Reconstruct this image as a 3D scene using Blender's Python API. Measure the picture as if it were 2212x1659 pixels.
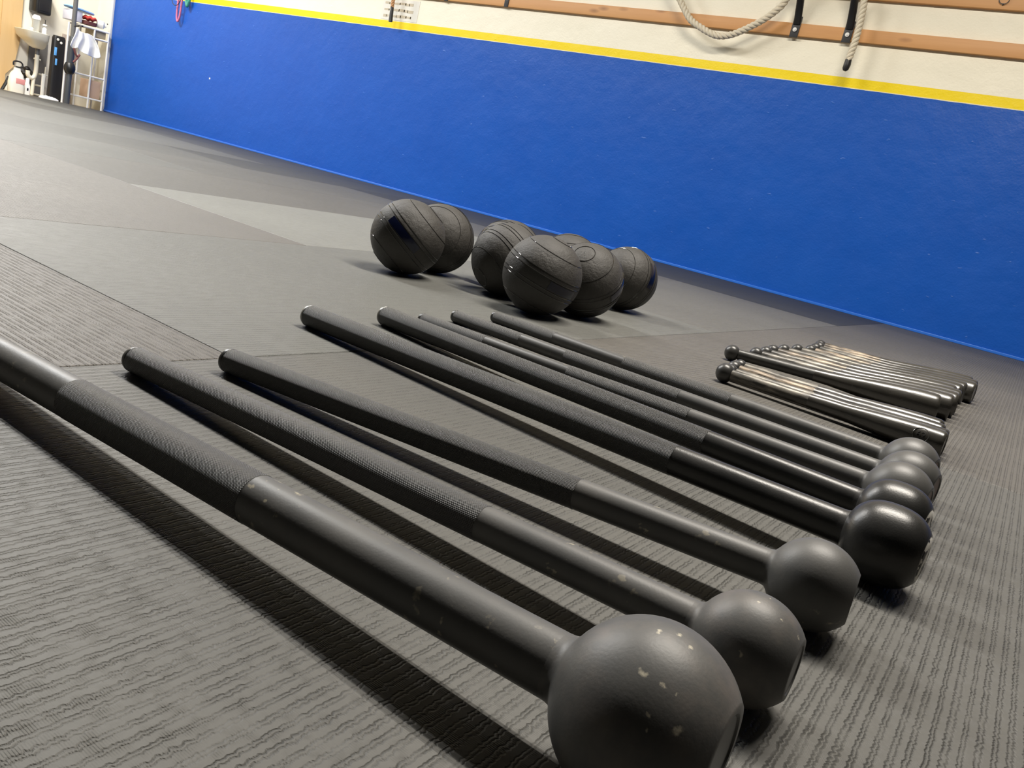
import bpy, bmesh, math, random
from mathutils import Vector, Matrix, Euler
random.seed(4)
PI = math.pi
for o in list(bpy.data.objects): bpy.data.objects.remove(o)
SC = bpy.context.scene
COL = SC.collection

# ------------------------------------------------------------------ camera
CH = 0.35                       # lens height above the mats
F = 1714.3                      # focal length in pixels of the 2212 x 1659 frame
RM = ((0.8005, 0.5531, 0.2306), (-0.3215, 0.0716, 0.9442), (0.5057, -0.8300, 0.2352))   # right, up, back
_r = Vector(RM[0]).normalized(); _b = Vector(RM[2]); _b = (_b - _b.dot(_r) * _r).normalized(); _u = _b.cross(_r)
cam = bpy.data.cameras.new('camera'); co = bpy.data.objects.new('camera', cam); COL.objects.link(co)
cam.sensor_width = 36; cam.lens = 36 * F / 2212; cam.clip_start = 0.02; cam.clip_end = 100
co.matrix_world = Matrix(((_r.x, _u.x, _b.x, 0), (_r.y, _u.y, _b.y, 0), (_r.z, _u.z, _b.z, CH), (0, 0, 0, 1)))
SC.camera = co

# ------------------------------------------------------------------ world, exposure
SC.view_settings.view_transform = 'Standard'; SC.view_settings.look = 'None'
SC.view_settings.gamma = 1; SC.view_settings.use_curve_mapping = False
SC.view_settings.exposure = 0.0
w = bpy.data.worlds.new('world'); SC.world = w; w.use_nodes = True
w.node_tree.nodes['Background'].inputs[0].default_value = (0.60, 0.62, 0.70, 1)
w.node_tree.nodes['Background'].inputs[1].default_value = 0.005

# ------------------------------------------------------------------ ceiling lamps (long tube fixtures above the frame)
LZ = 3.95
LAMPS = [  # x, y, length, power, colour
    (-0.55, 2.75, 2.4, 325, (1.0, 0.93, 0.83)),
    (-5.20, 2.45, 2.4, 270, (1.0, 0.97, 0.92)),
    (-8.60, 2.75, 2.4, 360, (0.94, 0.97, 1.0)),
    (-11.3, 4.60, 1.2, 235, (1.0, 0.97, 0.92)),
]
for lx, ly, ln, pw, lc in LAMPS:
    for dy in (-0.13, 0.13):
        L = bpy.data.lights.new('tube_light', 'AREA'); L.shape = 'RECTANGLE'; L.size = ln; L.size_y = 0.07
        L.energy = pw / 2; L.color = lc
        o = bpy.data.objects.new('tube_light', L); COL.objects.link(o); o.location = (lx, ly + dy, LZ)

# ------------------------------------------------------------------ material helpers
def mat(name, col=(0.5, 0.5, 0.5), rough=0.5, metal=0.0, spec=0.5, **kw):
    m = bpy.data.materials.new(name); m.use_nodes = True
    b = m.node_tree.nodes['Principled BSDF']
    b.inputs['Base Color'].default_value = (*col, 1); b.inputs['Roughness'].default_value = rough
    b.inputs['Metallic'].default_value = metal; b.inputs['Specular IOR Level'].default_value = spec
    for k, v in kw.items(): b.inputs[k.replace('_', ' ')].default_value = v
    return m
class NT:
    def __init__(s, m): s.t = m.node_tree; s.b = s.t.nodes['Principled BSDF']
    def n(s, typ, **kw):
        nd = s.t.nodes.new(typ)
        for k, v in kw.items(): setattr(nd, k, v)
        return nd
    def l(s, a, b): s.t.links.new(a, b)
    def m(s, op, a, b=None, c=None, clamp=False):
        nd = s.t.nodes.new('ShaderNodeMath'); nd.operation = op; nd.use_clamp = clamp
        for i, v in enumerate((a, b, c)):
            if v is None: continue
            if isinstance(v, (int, float)): nd.inputs[i].default_value = v
            else: s.l(v, nd.inputs[i])
        return nd.outputs[0]
    def noise(s, vec, scale, detail=2, rough=0.5, out='Fac'):
        nd = s.t.nodes.new('ShaderNodeTexNoise'); nd.inputs['Scale'].default_value = scale
        nd.inputs['Detail'].default_value = detail; nd.inputs['Roughness'].default_value = rough
        if vec is not None: s.l(vec, nd.inputs['Vector'])
        return nd.outputs[out]
    def vec(s, x, y, z):
        nd = s.t.nodes.new('ShaderNodeCombineXYZ')
        for i, v in enumerate((x, y, z)):
            if isinstance(v, (int, float)): nd.inputs[i].default_value = v
            else: s.l(v, nd.inputs[i])
        return nd.outputs[0]
    def coord(s, kind='Object'):
        nd = s.t.nodes.new('ShaderNodeTexCoord'); return nd.outputs[kind]
    def sep(s, v):
        nd = s.t.nodes.new('ShaderNodeSeparateXYZ'); s.l(v, nd.inputs[0]); return nd.outputs
    def ramp(s, fac, stops):
        nd = s.t.nodes.new('ShaderNodeValToRGB'); e = nd.color_ramp.elements
        while len(e) < len(stops): e.new(0.5)
        for i, (p, c) in enumerate(stops): e[i].position = p; e[i].color = (*c, 1) if len(c) == 3 else c
        s.l(fac, nd.inputs[0]); return nd.outputs[0]
    def mix(s, fac, a, b, typ='MIX'):
        nd = s.t.nodes.new('ShaderNodeMix'); nd.data_type = 'RGBA'; nd.blend_type = typ
        for i, v in ((0, fac), (6, a), (7, b)):
            if isinstance(v, (int, float)): nd.inputs[i].default_value = v
            elif isinstance(v, tuple): nd.inputs[i].default_value = (*v, 1)
            else: s.l(v, nd.inputs[i])
        return nd.outputs[2]
    def bump(s, h, strength, dist):
        nd = s.t.nodes.new('ShaderNodeBump'); nd.inputs['Strength'].default_value = strength
        nd.inputs['Distance'].default_value = dist; s.l(h, nd.inputs['Height']); s.l(nd.outputs[0], s.b.inputs['Normal'])

# ------------------------------------------------------------------ mesh helpers
def link(name, bm, m, parent=None, smooth=True, angle=None):
    me = bpy.data.meshes.new(name); bmesh.ops.recalc_face_normals(bm, faces=bm.faces); bm.to_mesh(me); bm.free()
    if smooth:
        for p in me.polygons: p.use_smooth = True
        try: me.set_sharp_from_angle(angle=math.radians(angle or 38))
        except Exception: pass
    me.materials.append(m)
    o = bpy.data.objects.new(name, me); COL.objects.link(o)
    if parent: o.parent = parent
    return o
def tag(o, label, cat, group=None):
    o['label'] = label; o['category'] = cat
    if group: o['group'] = group
    return o
def struct(o): o['kind'] = 'structure'; return o
def thing(name, label, cat, loc=(0, 0, 0), rz=0, group=None):
    o = bpy.data.objects.new(name, None); COL.objects.link(o); o.empty_display_size = 0.05
    o.location = loc; o.rotation_euler = (0, 0, rz)
    return tag(o, label, cat, group)
def box(bm, x0, x1, y0, y1, z0, z1, bev=0):
    r = bmesh.ops.create_cube(bm, size=1)
    for v in r['verts']:
        v.co = Vector(((x0 + x1) / 2 + v.co.x * (x1 - x0), (y0 + y1) / 2 + v.co.y * (y1 - y0), (z0 + z1) / 2 + v.co.z * (z1 - z0)))
    if bev:
        es = list({e for v in r['verts'] for e in v.link_edges})
        bmesh.ops.bevel(bm, geom=es, offset=bev, segments=3, profile=0.5, affect='EDGES')
    return bm
def frame(d):
    d = Vector(d).normalized(); a = Vector((0, 0, 1)) if abs(d.z) < 0.9 else Vector((1, 0, 0))
    u = d.cross(a).normalized(); return d, u, d.cross(u).normalized()
def lathe(bm, prof, o=(0, 0, 0), d=(0, 0, 1), n=32):
    """prof: list of (distance along d, radius)"""
    o = Vector(o); d, u, v = frame(d); rings = []
    for s, r in prof:
        if r < 1e-6: rings.append([bm.verts.new(o + d * s)])
        else: rings.append([bm.verts.new(o + d * s + (u * math.cos(2 * PI * i / n) + v * math.sin(2 * PI * i / n)) * r) for i in range(n)])
    for a, b in zip(rings, rings[1:]):
        for i in range(n):
            j = (i + 1) % n
            if len(a) == 1 and len(b) == 1: break
            if len(a) == 1: bm.faces.new((a[0], b[j], b[i]))
            elif len(b) == 1: bm.faces.new((a[i], a[j], b[0]))
            else: bm.faces.new((a[i], a[j], b[j], b[i]))
    return bm
def tube(bm, pts, r, n=12, closed=False, caps=True):
    pts = [Vector(p) for p in pts]; m = len(pts); rings = []; up = None
    for i, p in enumerate(pts):
        if closed: t = pts[(i + 1) % m] - pts[i - 1]
        else: t = pts[min(i + 1, m - 1)] - pts[max(i - 1, 0)]
        t.normalize()
        if up is None: _, u, _v = frame(t); up = u
        u = (up - up.dot(t) * t).normalized(); up = u; v = t.cross(u)
        rr = r[i] if isinstance(r, (list, tuple)) else r
        rings.append([bm.verts.new(p + (u * math.cos(2 * PI * k / n) + v * math.sin(2 * PI * k / n)) * rr) for k in range(n)])
    for i in range(m if closed else m - 1):
        a, b = rings[i], rings[(i + 1) % m]
        for k in range(n): bm.faces.new((a[k], a[(k + 1) % n], b[(k + 1) % n], b[k]))
    if caps and not closed: bm.faces.new(rings[0]); bm.faces.new(list(reversed(rings[-1])))
    return bm
def smooth_path(pts, k=8):
    P = [Vector(p) for p in pts]; P = [2 * P[0] - P[1]] + P + [2 * P[-1] - P[-2]]; out = []
    for i in range(1, len(P) - 2):
        for j in range(k):
            t = j / k; a, b, c, d = P[i - 1], P[i], P[i + 1], P[i + 2]
            out.append(0.5 * ((2 * b) + (c - a) * t + (2 * a - 5 * b + 4 * c - d) * t * t + (3 * b - a - 3 * c + d) * t ** 3))
    out.append(P[-2]); return out

# ------------------------------------------------------------------ materials
def floor_material():
    m = mat('ribbed_mat', (0.12, 0.12, 0.11), 0.5, spec=0.5); t = NT(m)
    at = t.n('ShaderNodeAttribute'); at.attribute_name = 'cell'; c = t.sep(at.outputs['Vector'])   # tint, rib direction, warmth
    P = t.coord('Object'); x, y, z = t.sep(P)
    dx = t.m('SUBTRACT', 1.0, c[1])
    a = t.m('ADD', t.m('MULTIPLY', x, dx), t.m('MULTIPLY', y, c[1]))      # across the ribs
    b = t.m('ADD', t.m('MULTIPLY', y, dx), t.m('MULTIPLY', x, c[1]))      # along the ribs
    wob = t.noise(t.vec(t.m('MULTIPLY', a, 60), t.m('MULTIPLY', b, 210), 0), 1.0, 3)
    jit = t.noise(t.vec(t.m('MULTIPLY', a, 75), t.m('MULTIPLY', b, 2), 3), 1.0, 1)
    a2 = t.m('ADD', a, t.m('ADD', t.m('MULTIPLY', t.m('SUBTRACT', wob, 0.5), 0.0060), t.m('MULTIPLY', t.m('SUBTRACT', jit, 0.5), 0.005)))
    ph = t.m('FRACT', t.m('MULTIPLY', a2, 1 / 0.0115))
    def groove(cen, wd):
        q = t.m('DIVIDE', t.m('ABSOLUTE', t.m('SUBTRACT', ph, cen)), wd)
        return t.m('SUBTRACT', 1.0, q, clamp=True)
    g = t.m('ADD', groove(0.30, 0.12), t.m('MULTIPLY', groove(0.62, 0.12), 0.8))
    fade = t.noise(t.vec(t.m('MULTIPLY', a, 40), t.m('MULTIPLY', b, 30), 7), 1.0, 2)
    fade = t.m('MULTIPLY', t.m('SUBTRACT', fade, 0.15), 2.2, clamp=True)
    g = t.m('MULTIPLY', g, fade)
    # fine cross striations, in patches
    st = t.m('SINE', t.m('MULTIPLY', b, 2 * PI / 0.0017))
    pm = t.noise(t.vec(t.m('MULTIPLY', a, 90), t.m('MULTIPLY', b, 60), 11), 1.0, 1)
    st = t.m('MULTIPLY', st, t.m('MULTIPLY', t.m('SUBTRACT', pm, 0.45, clamp=True), 0.55))
    blot = t.noise(t.vec(t.m('MULTIPLY', a, 110), t.m('MULTIPLY', b, 130), 20), 1.0, 2)
    h = t.m('ADD', t.m('SUBTRACT', t.m('MULTIPLY', blot, 0.45), t.m('MULTIPLY', g, 1.25)), t.m('MULTIPLY', st, 1.3))
    t.bump(h, 0.85, 0.0008)
    big = t.noise(P, 1.6, 3)
    fine = t.noise(P, 260, 2)
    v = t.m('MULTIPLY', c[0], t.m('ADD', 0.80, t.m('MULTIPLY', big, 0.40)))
    v = t.m('MULTIPLY', v, t.m('SUBTRACT', 1.0, t.m('MULTIPLY', g, 0.50)))
    v = t.m('MULTIPLY', v, t.m('ADD', 0.90, t.m('MULTIPLY', fine, 0.20)))
    colr = t.mix(c[2], (0.096, 0.097, 0.089), (0.112, 0.101, 0.088))
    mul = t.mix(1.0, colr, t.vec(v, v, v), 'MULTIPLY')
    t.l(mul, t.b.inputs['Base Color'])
    t.b.inputs['Roughness'].default_value = 0.56; t.b.inputs['Specular IOR Level'].default_value = 0.42
    return m
def wall_material():
    m = mat('painted_plaster', (0.8, 0.75, 0.6), 0.42); t = NT(m)
    P = t.coord('Object'); x, y, z = t.sep(P)
    zb = t.m('ADD', z, t.m('MULTIPLY', t.m('SUBTRACT', t.noise(P, 9, 2), 0.5), 0.006))
    cream = t.mix(t.noise(P, 1.7, 3), (0.88, 0.82, 0.65), (0.95, 0.90, 0.74))
    sc = t.vec(t.m('MULTIPLY', x, 0.8), 0, t.m('MULTIPLY', z, 1.6))
    blue = t.mix(t.noise(sc, 2.0, 4), (0.003, 0.076, 0.41), (0.007, 0.098, 0.48))
    chip = t.noise(t.vec(t.m('MULTIPLY', x, 14), 0, t.m('MULTIPLY', z, 26)), 1.0, 2)
    chipm = t.m('MULTIPLY', t.m('SUBTRACT', chip, 0.70), 12, clamp=True)
    blue = t.mix(t.m('MULTIPLY', chipm, 0.30), blue, (0.09, 0.22, 0.60))
    yel = (0.93, 0.70, 0.006)
    isb = t.m('LESS_THAN', zb, 1.712); isy = t.m('LESS_THAN', z, 1.790); isx = t.m('GREATER_THAN', x, -12.5)
    line = t.m('MULTIPLY', t.m('GREATER_THAN', z, 1.705), t.m('LESS_THAN', z, 1.718))
    c = t.mix(isy, cream, t.mix(isb, t.mix(line, yel, (0.85, 0.78, 0.5)), blue))
    c = t.mix(isx, cream, c)
    t.b.inputs['Specular IOR Level'].default_value = 0.32
    t.l(c, t.b.inputs['Base Color'])
    t.l(t.m('ADD', 0.34, t.m('MULTIPLY', t.noise(P, 6, 3), 0.16)), t.b.inputs['Roughness'])
    h = t.m('ADD', t.noise(P, 5.5, 4, 0.55), t.m('MULTIPLY', t.noise(P, 70, 2), 0.12))
    h = t.m('ADD', h, t.m('MULTIPLY', chipm, 0.25))
    t.bump(h, 0.35, 0.02)
    return m
def coat_material(name, base, rough, chalk=0.0, bumps=0.15, spots=()):
    m = mat(name, (base,) * 3, rough); t = NT(m); P = t.coord('Object')
    n = t.noise(P, 22, 5, 0.6); n2 = t.noise(P, 420, 2)
    dust = t.m('MULTIPLY', t.m('SUBTRACT', n, 0.42, clamp=True), 1.6, clamp=True)
    c = t.mix(dust, (base * 1.0, base * 1.0, base * 0.97), (base * 1.45 + 0.006, base * 1.4 + 0.005, base * 1.3 + 0.004))
    if chalk:
        s = t.noise(P, 85, 3, 0.5); s2 = t.noise(P, 16, 1)
        k = t.m('MULTIPLY', t.m('MULTIPLY', t.m('SUBTRACT', s, 0.625, clamp=True), 18, clamp=True), t.m('MULTIPLY', t.m('SUBTRACT', s2, 0.53, clamp=True), 9, clamp=True))
        c = t.mix(t.m('MULTIPLY', k, chalk), c, (0.42, 0.38, 0.28))
    if spots:                                      # chalky knocks at fixed places on the head
        wv = t.n('ShaderNodeVectorMath'); wv.operation = 'MULTIPLY_ADD'; nz = t.noise(P, 160, 3, 0.6, 'Color')
        t.l(nz, wv.inputs[0]); wv.inputs[1].default_value = (0.009,) * 3; t.l(P, wv.inputs[2]); tot = None
        for (px_, py_, pz_), rr_ in spots:
            dn = t.n('ShaderNodeVectorMath'); dn.operation = 'DISTANCE'; t.l(wv.outputs[0], dn.inputs[0]); dn.inputs[1].default_value = (px_ + .0045, py_ + .0045, pz_ + .0045)
            q_ = t.m('SUBTRACT', 1.0, t.m('DIVIDE', dn.outputs['Value'], rr_), clamp=True); tot = q_ if tot is None else t.m('MAXIMUM', tot, q_)
        c = t.mix(t.m('MULTIPLY', tot, 1.4, clamp=True), c, (0.50, 0.46, 0.36))
        hz = t.m('SUBTRACT', t.noise(P, 26, 4, 0.6), 0.48, clamp=True)
        c = t.mix(t.m('MULTIPLY', hz, 1.6, clamp=True), c, (0.24, 0.20, 0.17))
    t.l(c, t.b.inputs['Base Color'])
    t.l(t.m('ADD', rough - 0.06, t.m('MULTIPLY', n, 0.14)), t.b.inputs['Roughness'])
    t.bump(n2, bumps, 0.0006)
    return m
def knurl_material(name, base, rough, pitch=0.0022):
    m = mat(name, (base,) * 3, rough); t = NT(m)
    uv = t.n('ShaderNodeUVMap').outputs[0]; u, v, _ = t.sep(uv)      # metres along, metres round
    k = 2 * PI / pitch
    s1 = t.m('SINE', t.m('MULTIPLY', t.m('ADD', u, v), k * 0.7)); s2 = t.m('SINE', t.m('MULTIPLY', t.m('SUBTRACT', u, v), k * 0.7))
    h = t.m('MULTIPLY', t.m('ADD', s1, s2), 0.5)
    P = t.coord('Object'); n = t.noise(P, 30, 4)
    c = t.mix(n, (base * 0.85,) * 3, (base * 1.35, base * 1.32, base * 1.25))
    c = t.mix(t.m('MULTIPLY', t.m('SUBTRACT', 0.1, h, clamp=True), 0.6), c, (0.006, 0.006, 0.006))
    t.l(c, t.b.inputs['Base Color']); t.bump(h, 0.8, 0.0006)
    return m
M = {}
M['floor'] = floor_material(); M['wall'] = wall_material()
M['coat'] = coat_material('matte_black_powder_coat', 0.098, 0.47, 0.8)
S1 = [(0.0014, -0.0372, 0.107), (0.0132, -0.0358, 0.1063), (0.0226, -0.0336, 0.1043), (0.0055, -0.0001, 0.1197), (0.014, -0.048, 0.0931), (0.0307, -0.042, 0.09), (-0.0044, -0.0074, 0.1194), (0.0161, -0.0519, 0.0853), (0.015, -0.0045, 0.1179)]
S2 = [(-0.001, -0.0094, 0.0902), (0.0053, 0.0047, 0.0906), (0.0337, -0.0061, 0.0758), (0.0039, -0.043, 0.0602), (0.0193, -0.0112, 0.0853)]
M['head_first'] = coat_material('scuffed_head_coat', 0.092, 0.47, 0.0, 0.15, [(p_, r_) for p_, r_ in zip(S1, (.0026, .0018, .0014, .0026, .0016, .0028, .0022, .0016, .0020))])
M['head_second'] = coat_material('scuffed_head_coat_two', 0.092, 0.47, 0.0, 0.15, [(p_, r_) for p_, r_ in zip(S2, (.0022, .0018, .0020, .0022, .0016))])
M['coat_far'] = coat_material('grey_black_powder_coat', 0.082, 0.44, 0.25)
M['satin'] = coat_material('satin_black_enamel', 0.024, 0.33, 0.0, 0.22)
M['knurl'] = knurl_material('knurled_black_steel', 0.085, 0.48, 0.0019)
M['knurl_fine'] = knurl_material('fine_knurled_black_steel', 0.085, 0.48, 0.0014)
M['knurl_satin'] = knurl_material('worn_knurled_black_steel', 0.060, 0.42, 0.0018)
M['cap'] = mat('bright_worn_rim', (0.20, 0.20, 0.19), 0.35, 0.6)
M['recess'] = mat('dark_recess', (0.012, 0.012, 0.012), 0.35)
M['bronze'] = mat('rust_red_ring', (0.10, 0.035, 0.022), 0.4)
def decal():
    m = mat('white_emblem_disc', (0.7, 0.69, 0.64), 0.45); t = NT(m)
    P = t.coord('Object'); n = t.noise(P, 85, 1.5); k = t.m('GREATER_THAN', n, 0.53)
    t.l(t.mix(k, (0.72, 0.70, 0.64), (0.02, 0.02, 0.02)), t.b.inputs['Base Color']); return m
M['decal'] = decal()
def rubber():
    m = mat('textured_black_rubber', (0.04, 0.04, 0.038), 0.6); t = NT(m); P = t.coord('Object')
    n = t.noise(P, 55, 6, 0.7); d = t.noise(P, 7, 4)
    c = t.mix(d, (0.026, 0.025, 0.024), (0.058, 0.053, 0.046)); t.l(c, t.b.inputs['Base Color'])
    t.l(t.m('ADD', 0.48, t.m('MULTIPLY', n, 0.2)), t.b.inputs['Roughness'])
    t.bump(n, 0.55, 0.006); return m
M['rubber'] = rubber()
M['ridge'] = mat('glossy_rubber_ridge', (0.02, 0.019, 0.018), 0.10, spec=0.9)
M['navy'] = mat('navy_gloss_label', (0.004, 0.006, 0.022), 0.18)
def club_mat():
    m = mat('dented_gloss_black', (0.028, 0.027, 0.024), 0.2); t = NT(m); P = t.coord('Object'); x, y, z = t.sep(P)
    n = t.noise(t.vec(t.m('MULTIPLY', x, 6), t.m('MULTIPLY', y, 28), t.m('MULTIPLY', z, 28)), 1.0, 4)
    t.bump(n, 0.5, 0.004); t.l(t.m('ADD', 0.18, t.m('MULTIPLY', n, 0.2)), t.b.inputs['Roughness'])
    t.l(t.mix(n, (0.022, 0.021, 0.018), (0.060, 0.056, 0.048)), t.b.inputs['Base Color']); t.b.inputs['Specular IOR Level'].default_value = 0.9; return m
M['club'] = club_mat()
def worn_mat(name, lo, hi, metal):
    m = mat(name, lo, 0.35, metal); t = NT(m); P = t.coord('Object'); x, y, z = t.sep(P)
    n = t.noise(t.vec(t.m('MULTIPLY', x, 12), t.m('MULTIPLY', y, 60), t.m('MULTIPLY', z, 60)), 1.0, 5, 0.65)
    k = t.m('MULTIPLY', t.m('SUBTRACT', n, 0.44, clamp=True), 5, clamp=True)
    t.l(t.mix(k, lo, hi), t.b.inputs['Base Color']); t.l(t.m('MULTIPLY', k, metal), t.b.inputs['Metallic'])
    t.l(t.m('ADD', 0.28, t.m('MULTIPLY', n, 0.25)), t.b.inputs['Roughness']); t.bump(n, 0.3, 0.002); return m
M['worn_grey'] = worn_mat('worn_grey_grip', (0.045, 0.043, 0.038), (0.27, 0.25, 0.215), 0.5)
M['worn_brown'] = worn_mat('worn_brown_grip', (0.055, 0.045, 0.034), (0.40, 0.32, 0.235), 0.25)
M['worn_dark'] = worn_mat('clean_dark_grip', (0.035, 0.035, 0.033), (0.06, 0.06, 0.055), 0.0)
M['knob'] = coat_material('black_knob_coat', 0.035, 0.33, 0.0, 0.1)
def wood(name, a, b, along='x', sc=1.0, knots=True):
    m = mat(name, a, 0.5); t = NT(m); P = t.coord('Object'); x, y, z = t.sep(P)
    u, v = (x, z) if along == 'x' else (z, y)
    V = t.vec(t.m('MULTIPLY', u, 1.3 * sc), t.m('MULTIPLY', v, 22 * sc), 0)
    g = t.noise(V, 1.0, 4, 0.6); c = t.mix(g, a, b)
    if knots:
        k = t.n('ShaderNodeTexVoronoi'); k.inputs['Scale'].default_value = 1.0; k.inputs['Randomness'].default_value = 1.0
        t.l(t.vec(t.m('MULTIPLY', u, 3.1 * sc), t.m('MULTIPLY', v, 9 * sc), 0), k.inputs['Vector'])
        q = t.m('SUBTRACT', 1.0, t.m('DIVIDE', k.outputs['Distance'], 0.22), clamp=True)
        c = t.mix(t.m('MULTIPLY', q, 0.8), c, (a[0] * 0.35, a[1] * 0.25, a[2] * 0.2))
    t.l(c, t.b.inputs['Base Color']); t.bump(g, 0.15, 0.002); return m
M['board'] = wood('stained_pine_board', (0.56, 0.26, 0.085), (0.70, 0.37, 0.14))
M['plywood'] = wood('plywood_sheet', (0.62, 0.40, 0.16), (0.76, 0.54, 0.26), 'z', 0.5, False)
M['plywood2'] = wood('pale_plywood_sheet', (0.56, 0.36, 0.15), (0.70, 0.49, 0.25), 'z', 0.5, False)
M['black_steel'] = mat('black_bracket_steel', (0.012, 0.012, 0.013), 0.28)
M['dark_plate'] = mat('charcoal_bracket_plate', (0.03, 0.03, 0.032), 0.45)
M['white_metal'] = mat('white_washer', (0.80, 0.80, 0.78), 0.3)
def rope_mat():
    m = mat('tan_rope', (0.55, 0.46, 0.32), 0.85); t = NT(m); P = t.coord('Object'); n = t.noise(P, 120, 4)
    t.l(t.mix(n, (0.60, 0.52, 0.38), (0.82, 0.75, 0.60)), t.b.inputs['Base Color']); t.bump(n, 0.5, 0.004); return m
M['rope'] = rope_mat()
M['rope_tip'] = mat('black_rope_tape', (0.02, 0.02, 0.02), 0.45)
M['orange_rope'] = mat('orange_tan_rope', (0.60, 0.33, 0.16), 0.8)
M['cream'] = mat('cream_paint', (0.88, 0.83, 0.70), 0.5)
M['white'] = mat('white_paint', (0.82, 0.80, 0.74), 0.35)
M['cloth'] = mat('white_cotton', (0.88, 0.87, 0.84), 0.9)
M['porcelain'] = mat('cream_porcelain', (0.72, 0.68, 0.56), 0.18)
M['pvc'] = mat('cream_pvc', (0.74, 0.70, 0.58), 0.35)
M['grey_pipe'] = mat('grey_tailpiece', (0.10, 0.10, 0.10), 0.4)
M['pole'] = mat('dark_grey_steel_pole', (0.055, 0.06, 0.065), 0.4)
M['pole_top'] = mat('lighter_grey_steel_pole', (0.13, 0.13, 0.125), 0.35)
M['black'] = mat('black_plastic', (0.012, 0.012, 0.012), 0.4)
M['bag'] = mat('black_vinyl', (0.010, 0.009, 0.009), 0.5)
M['blue_tag'] = mat('light_blue_tag', (0.14, 0.42, 0.85), 0.5)
M['blue_lid'] = mat('light_blue_lid', (0.20, 0.42, 0.75), 0.4)
M['bin'] = mat('frosted_plastic', (0.70, 0.70, 0.78), 0.4)
M['red'] = mat('red_cloth', (0.62, 0.06, 0.045), 0.8)
M['darkred'] = mat('dark_red_basket', (0.16, 0.05, 0.045), 0.7)
M['jug'] = mat('milky_plastic', (0.78, 0.76, 0.66), 0.3)
M['pink'] = mat('faded_red_label', (0.72, 0.30, 0.27), 0.5)
M['tilefloor'] = mat('beige_concrete', (0.50, 0.42, 0.30), 0.6)
M['band_pink'] = mat('pink_rubber_band', (0.60, 0.16, 0.28), 0.5)
M['band_green'] = mat('green_rubber_band', (0.05, 0.30, 0.22), 0.5)
M['peach'] = mat('peach_cardboard', (0.62, 0.42, 0.28), 0.7)
M['tan'] = mat('tan_cardboard', (0.55, 0.45, 0.28), 0.7)
M['paper'] = mat('off_white_paper', (0.80, 0.77, 0.68), 0.6)
M['ink'] = mat('brown_faded_ink', (0.60, 0.52, 0.38), 0.7)
M['glass'] = mat('clear_jar_plastic', (0.75, 0.75, 0.70), 0.1, Transmission_Weight=0.6)
M['blue_trim'] = mat('blue_gloss_trim', (0.03, 0.16, 0.65), 0.3)
M['ceiling'] = mat('ceiling_paint', (0.12, 0.115, 0.11), 0.8)
M['box_shade_grey'] = mat('grey_box_and_shade', (0.20, 0.19, 0.17), 0.7)
M['pinkgrey'] = mat('taupe_panel', (0.42, 0.34, 0.28), 0.7)

# ------------------------------------------------------------------ the setting
X0, XS, YS = -12.12, -0.98, 0.784
WY = 6.93
def build_floor():
    # woven mats about 1.09 x 2.2 m: tint, rib direction (0 ribs along y, 1 ribs along x), warmth
    cells = [(-2.07, -0.98, 0.784, 2.984, (1.30, 0, 0.0)), (-3.16, -2.07, 1.884, 4.084, (1.85, 0, 0.0)), (-3.16, -0.98, -0.316, 0.784, (0.92, 1, 0.9)),
             (-4.25, -2.07, 0.784, 1.884, (1.08, 1, 0.7)), (-4.25, -3.16, 1.884, 4.084, (0.98, 0, 0.4)), (-5.34, -3.16, -0.316, 0.784, (0.98, 1, 0.6)),
             (-2.07, -0.98, 2.984, 5.184, (1.15, 0, 0.25)), (-3.16, -2.07, 4.084, 5.184, (1.0, 0, 0.3)), (-4.25, -3.16, 4.084, 5.184, (0.95, 0, 0.3)),
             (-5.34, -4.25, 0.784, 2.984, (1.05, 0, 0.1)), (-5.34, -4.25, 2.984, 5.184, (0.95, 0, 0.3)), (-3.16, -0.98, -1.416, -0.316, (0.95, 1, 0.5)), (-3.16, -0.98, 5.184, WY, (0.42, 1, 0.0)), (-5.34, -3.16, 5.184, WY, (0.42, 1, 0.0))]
    bm = bmesh.new(); lay = bm.loops.layers.float_vector.new('cell'); rnd = random.Random(9); e = 0.0012
    xl = [-5.34, -6.43, -8.61, -9.70, -11.88, X0]
    for i, (xa, xb) in enumerate(zip(xl[1:], xl)):
        ya = -0.316 + (1.1 if i % 2 else 0)
        yl = [-1.5, ya] + [ya + 2.2 * k for k in (1, 2)] + [WY]
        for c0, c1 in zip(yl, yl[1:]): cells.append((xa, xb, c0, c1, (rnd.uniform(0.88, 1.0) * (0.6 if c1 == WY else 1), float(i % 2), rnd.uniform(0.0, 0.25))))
    yb = [(-2.516, -0.316), (-0.316, 1.884), (1.884, 4.084), (4.084, 6.284), (6.284, WY)]     # long mats on the right-hand side
    for k in range(4):
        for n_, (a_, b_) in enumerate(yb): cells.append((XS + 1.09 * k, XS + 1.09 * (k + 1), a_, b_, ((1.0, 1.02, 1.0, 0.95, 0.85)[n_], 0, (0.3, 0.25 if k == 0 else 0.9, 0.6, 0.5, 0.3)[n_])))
    if 1:
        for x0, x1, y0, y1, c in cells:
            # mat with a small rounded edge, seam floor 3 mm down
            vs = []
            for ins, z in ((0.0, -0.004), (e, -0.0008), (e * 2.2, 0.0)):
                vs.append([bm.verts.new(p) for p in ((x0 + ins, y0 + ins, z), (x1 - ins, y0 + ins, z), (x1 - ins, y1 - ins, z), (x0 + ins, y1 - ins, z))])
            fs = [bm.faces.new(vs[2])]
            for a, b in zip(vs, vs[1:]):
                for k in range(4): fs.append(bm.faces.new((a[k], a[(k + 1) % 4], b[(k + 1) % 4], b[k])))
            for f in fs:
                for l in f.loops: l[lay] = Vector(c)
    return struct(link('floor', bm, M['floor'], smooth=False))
build_floor()
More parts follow.
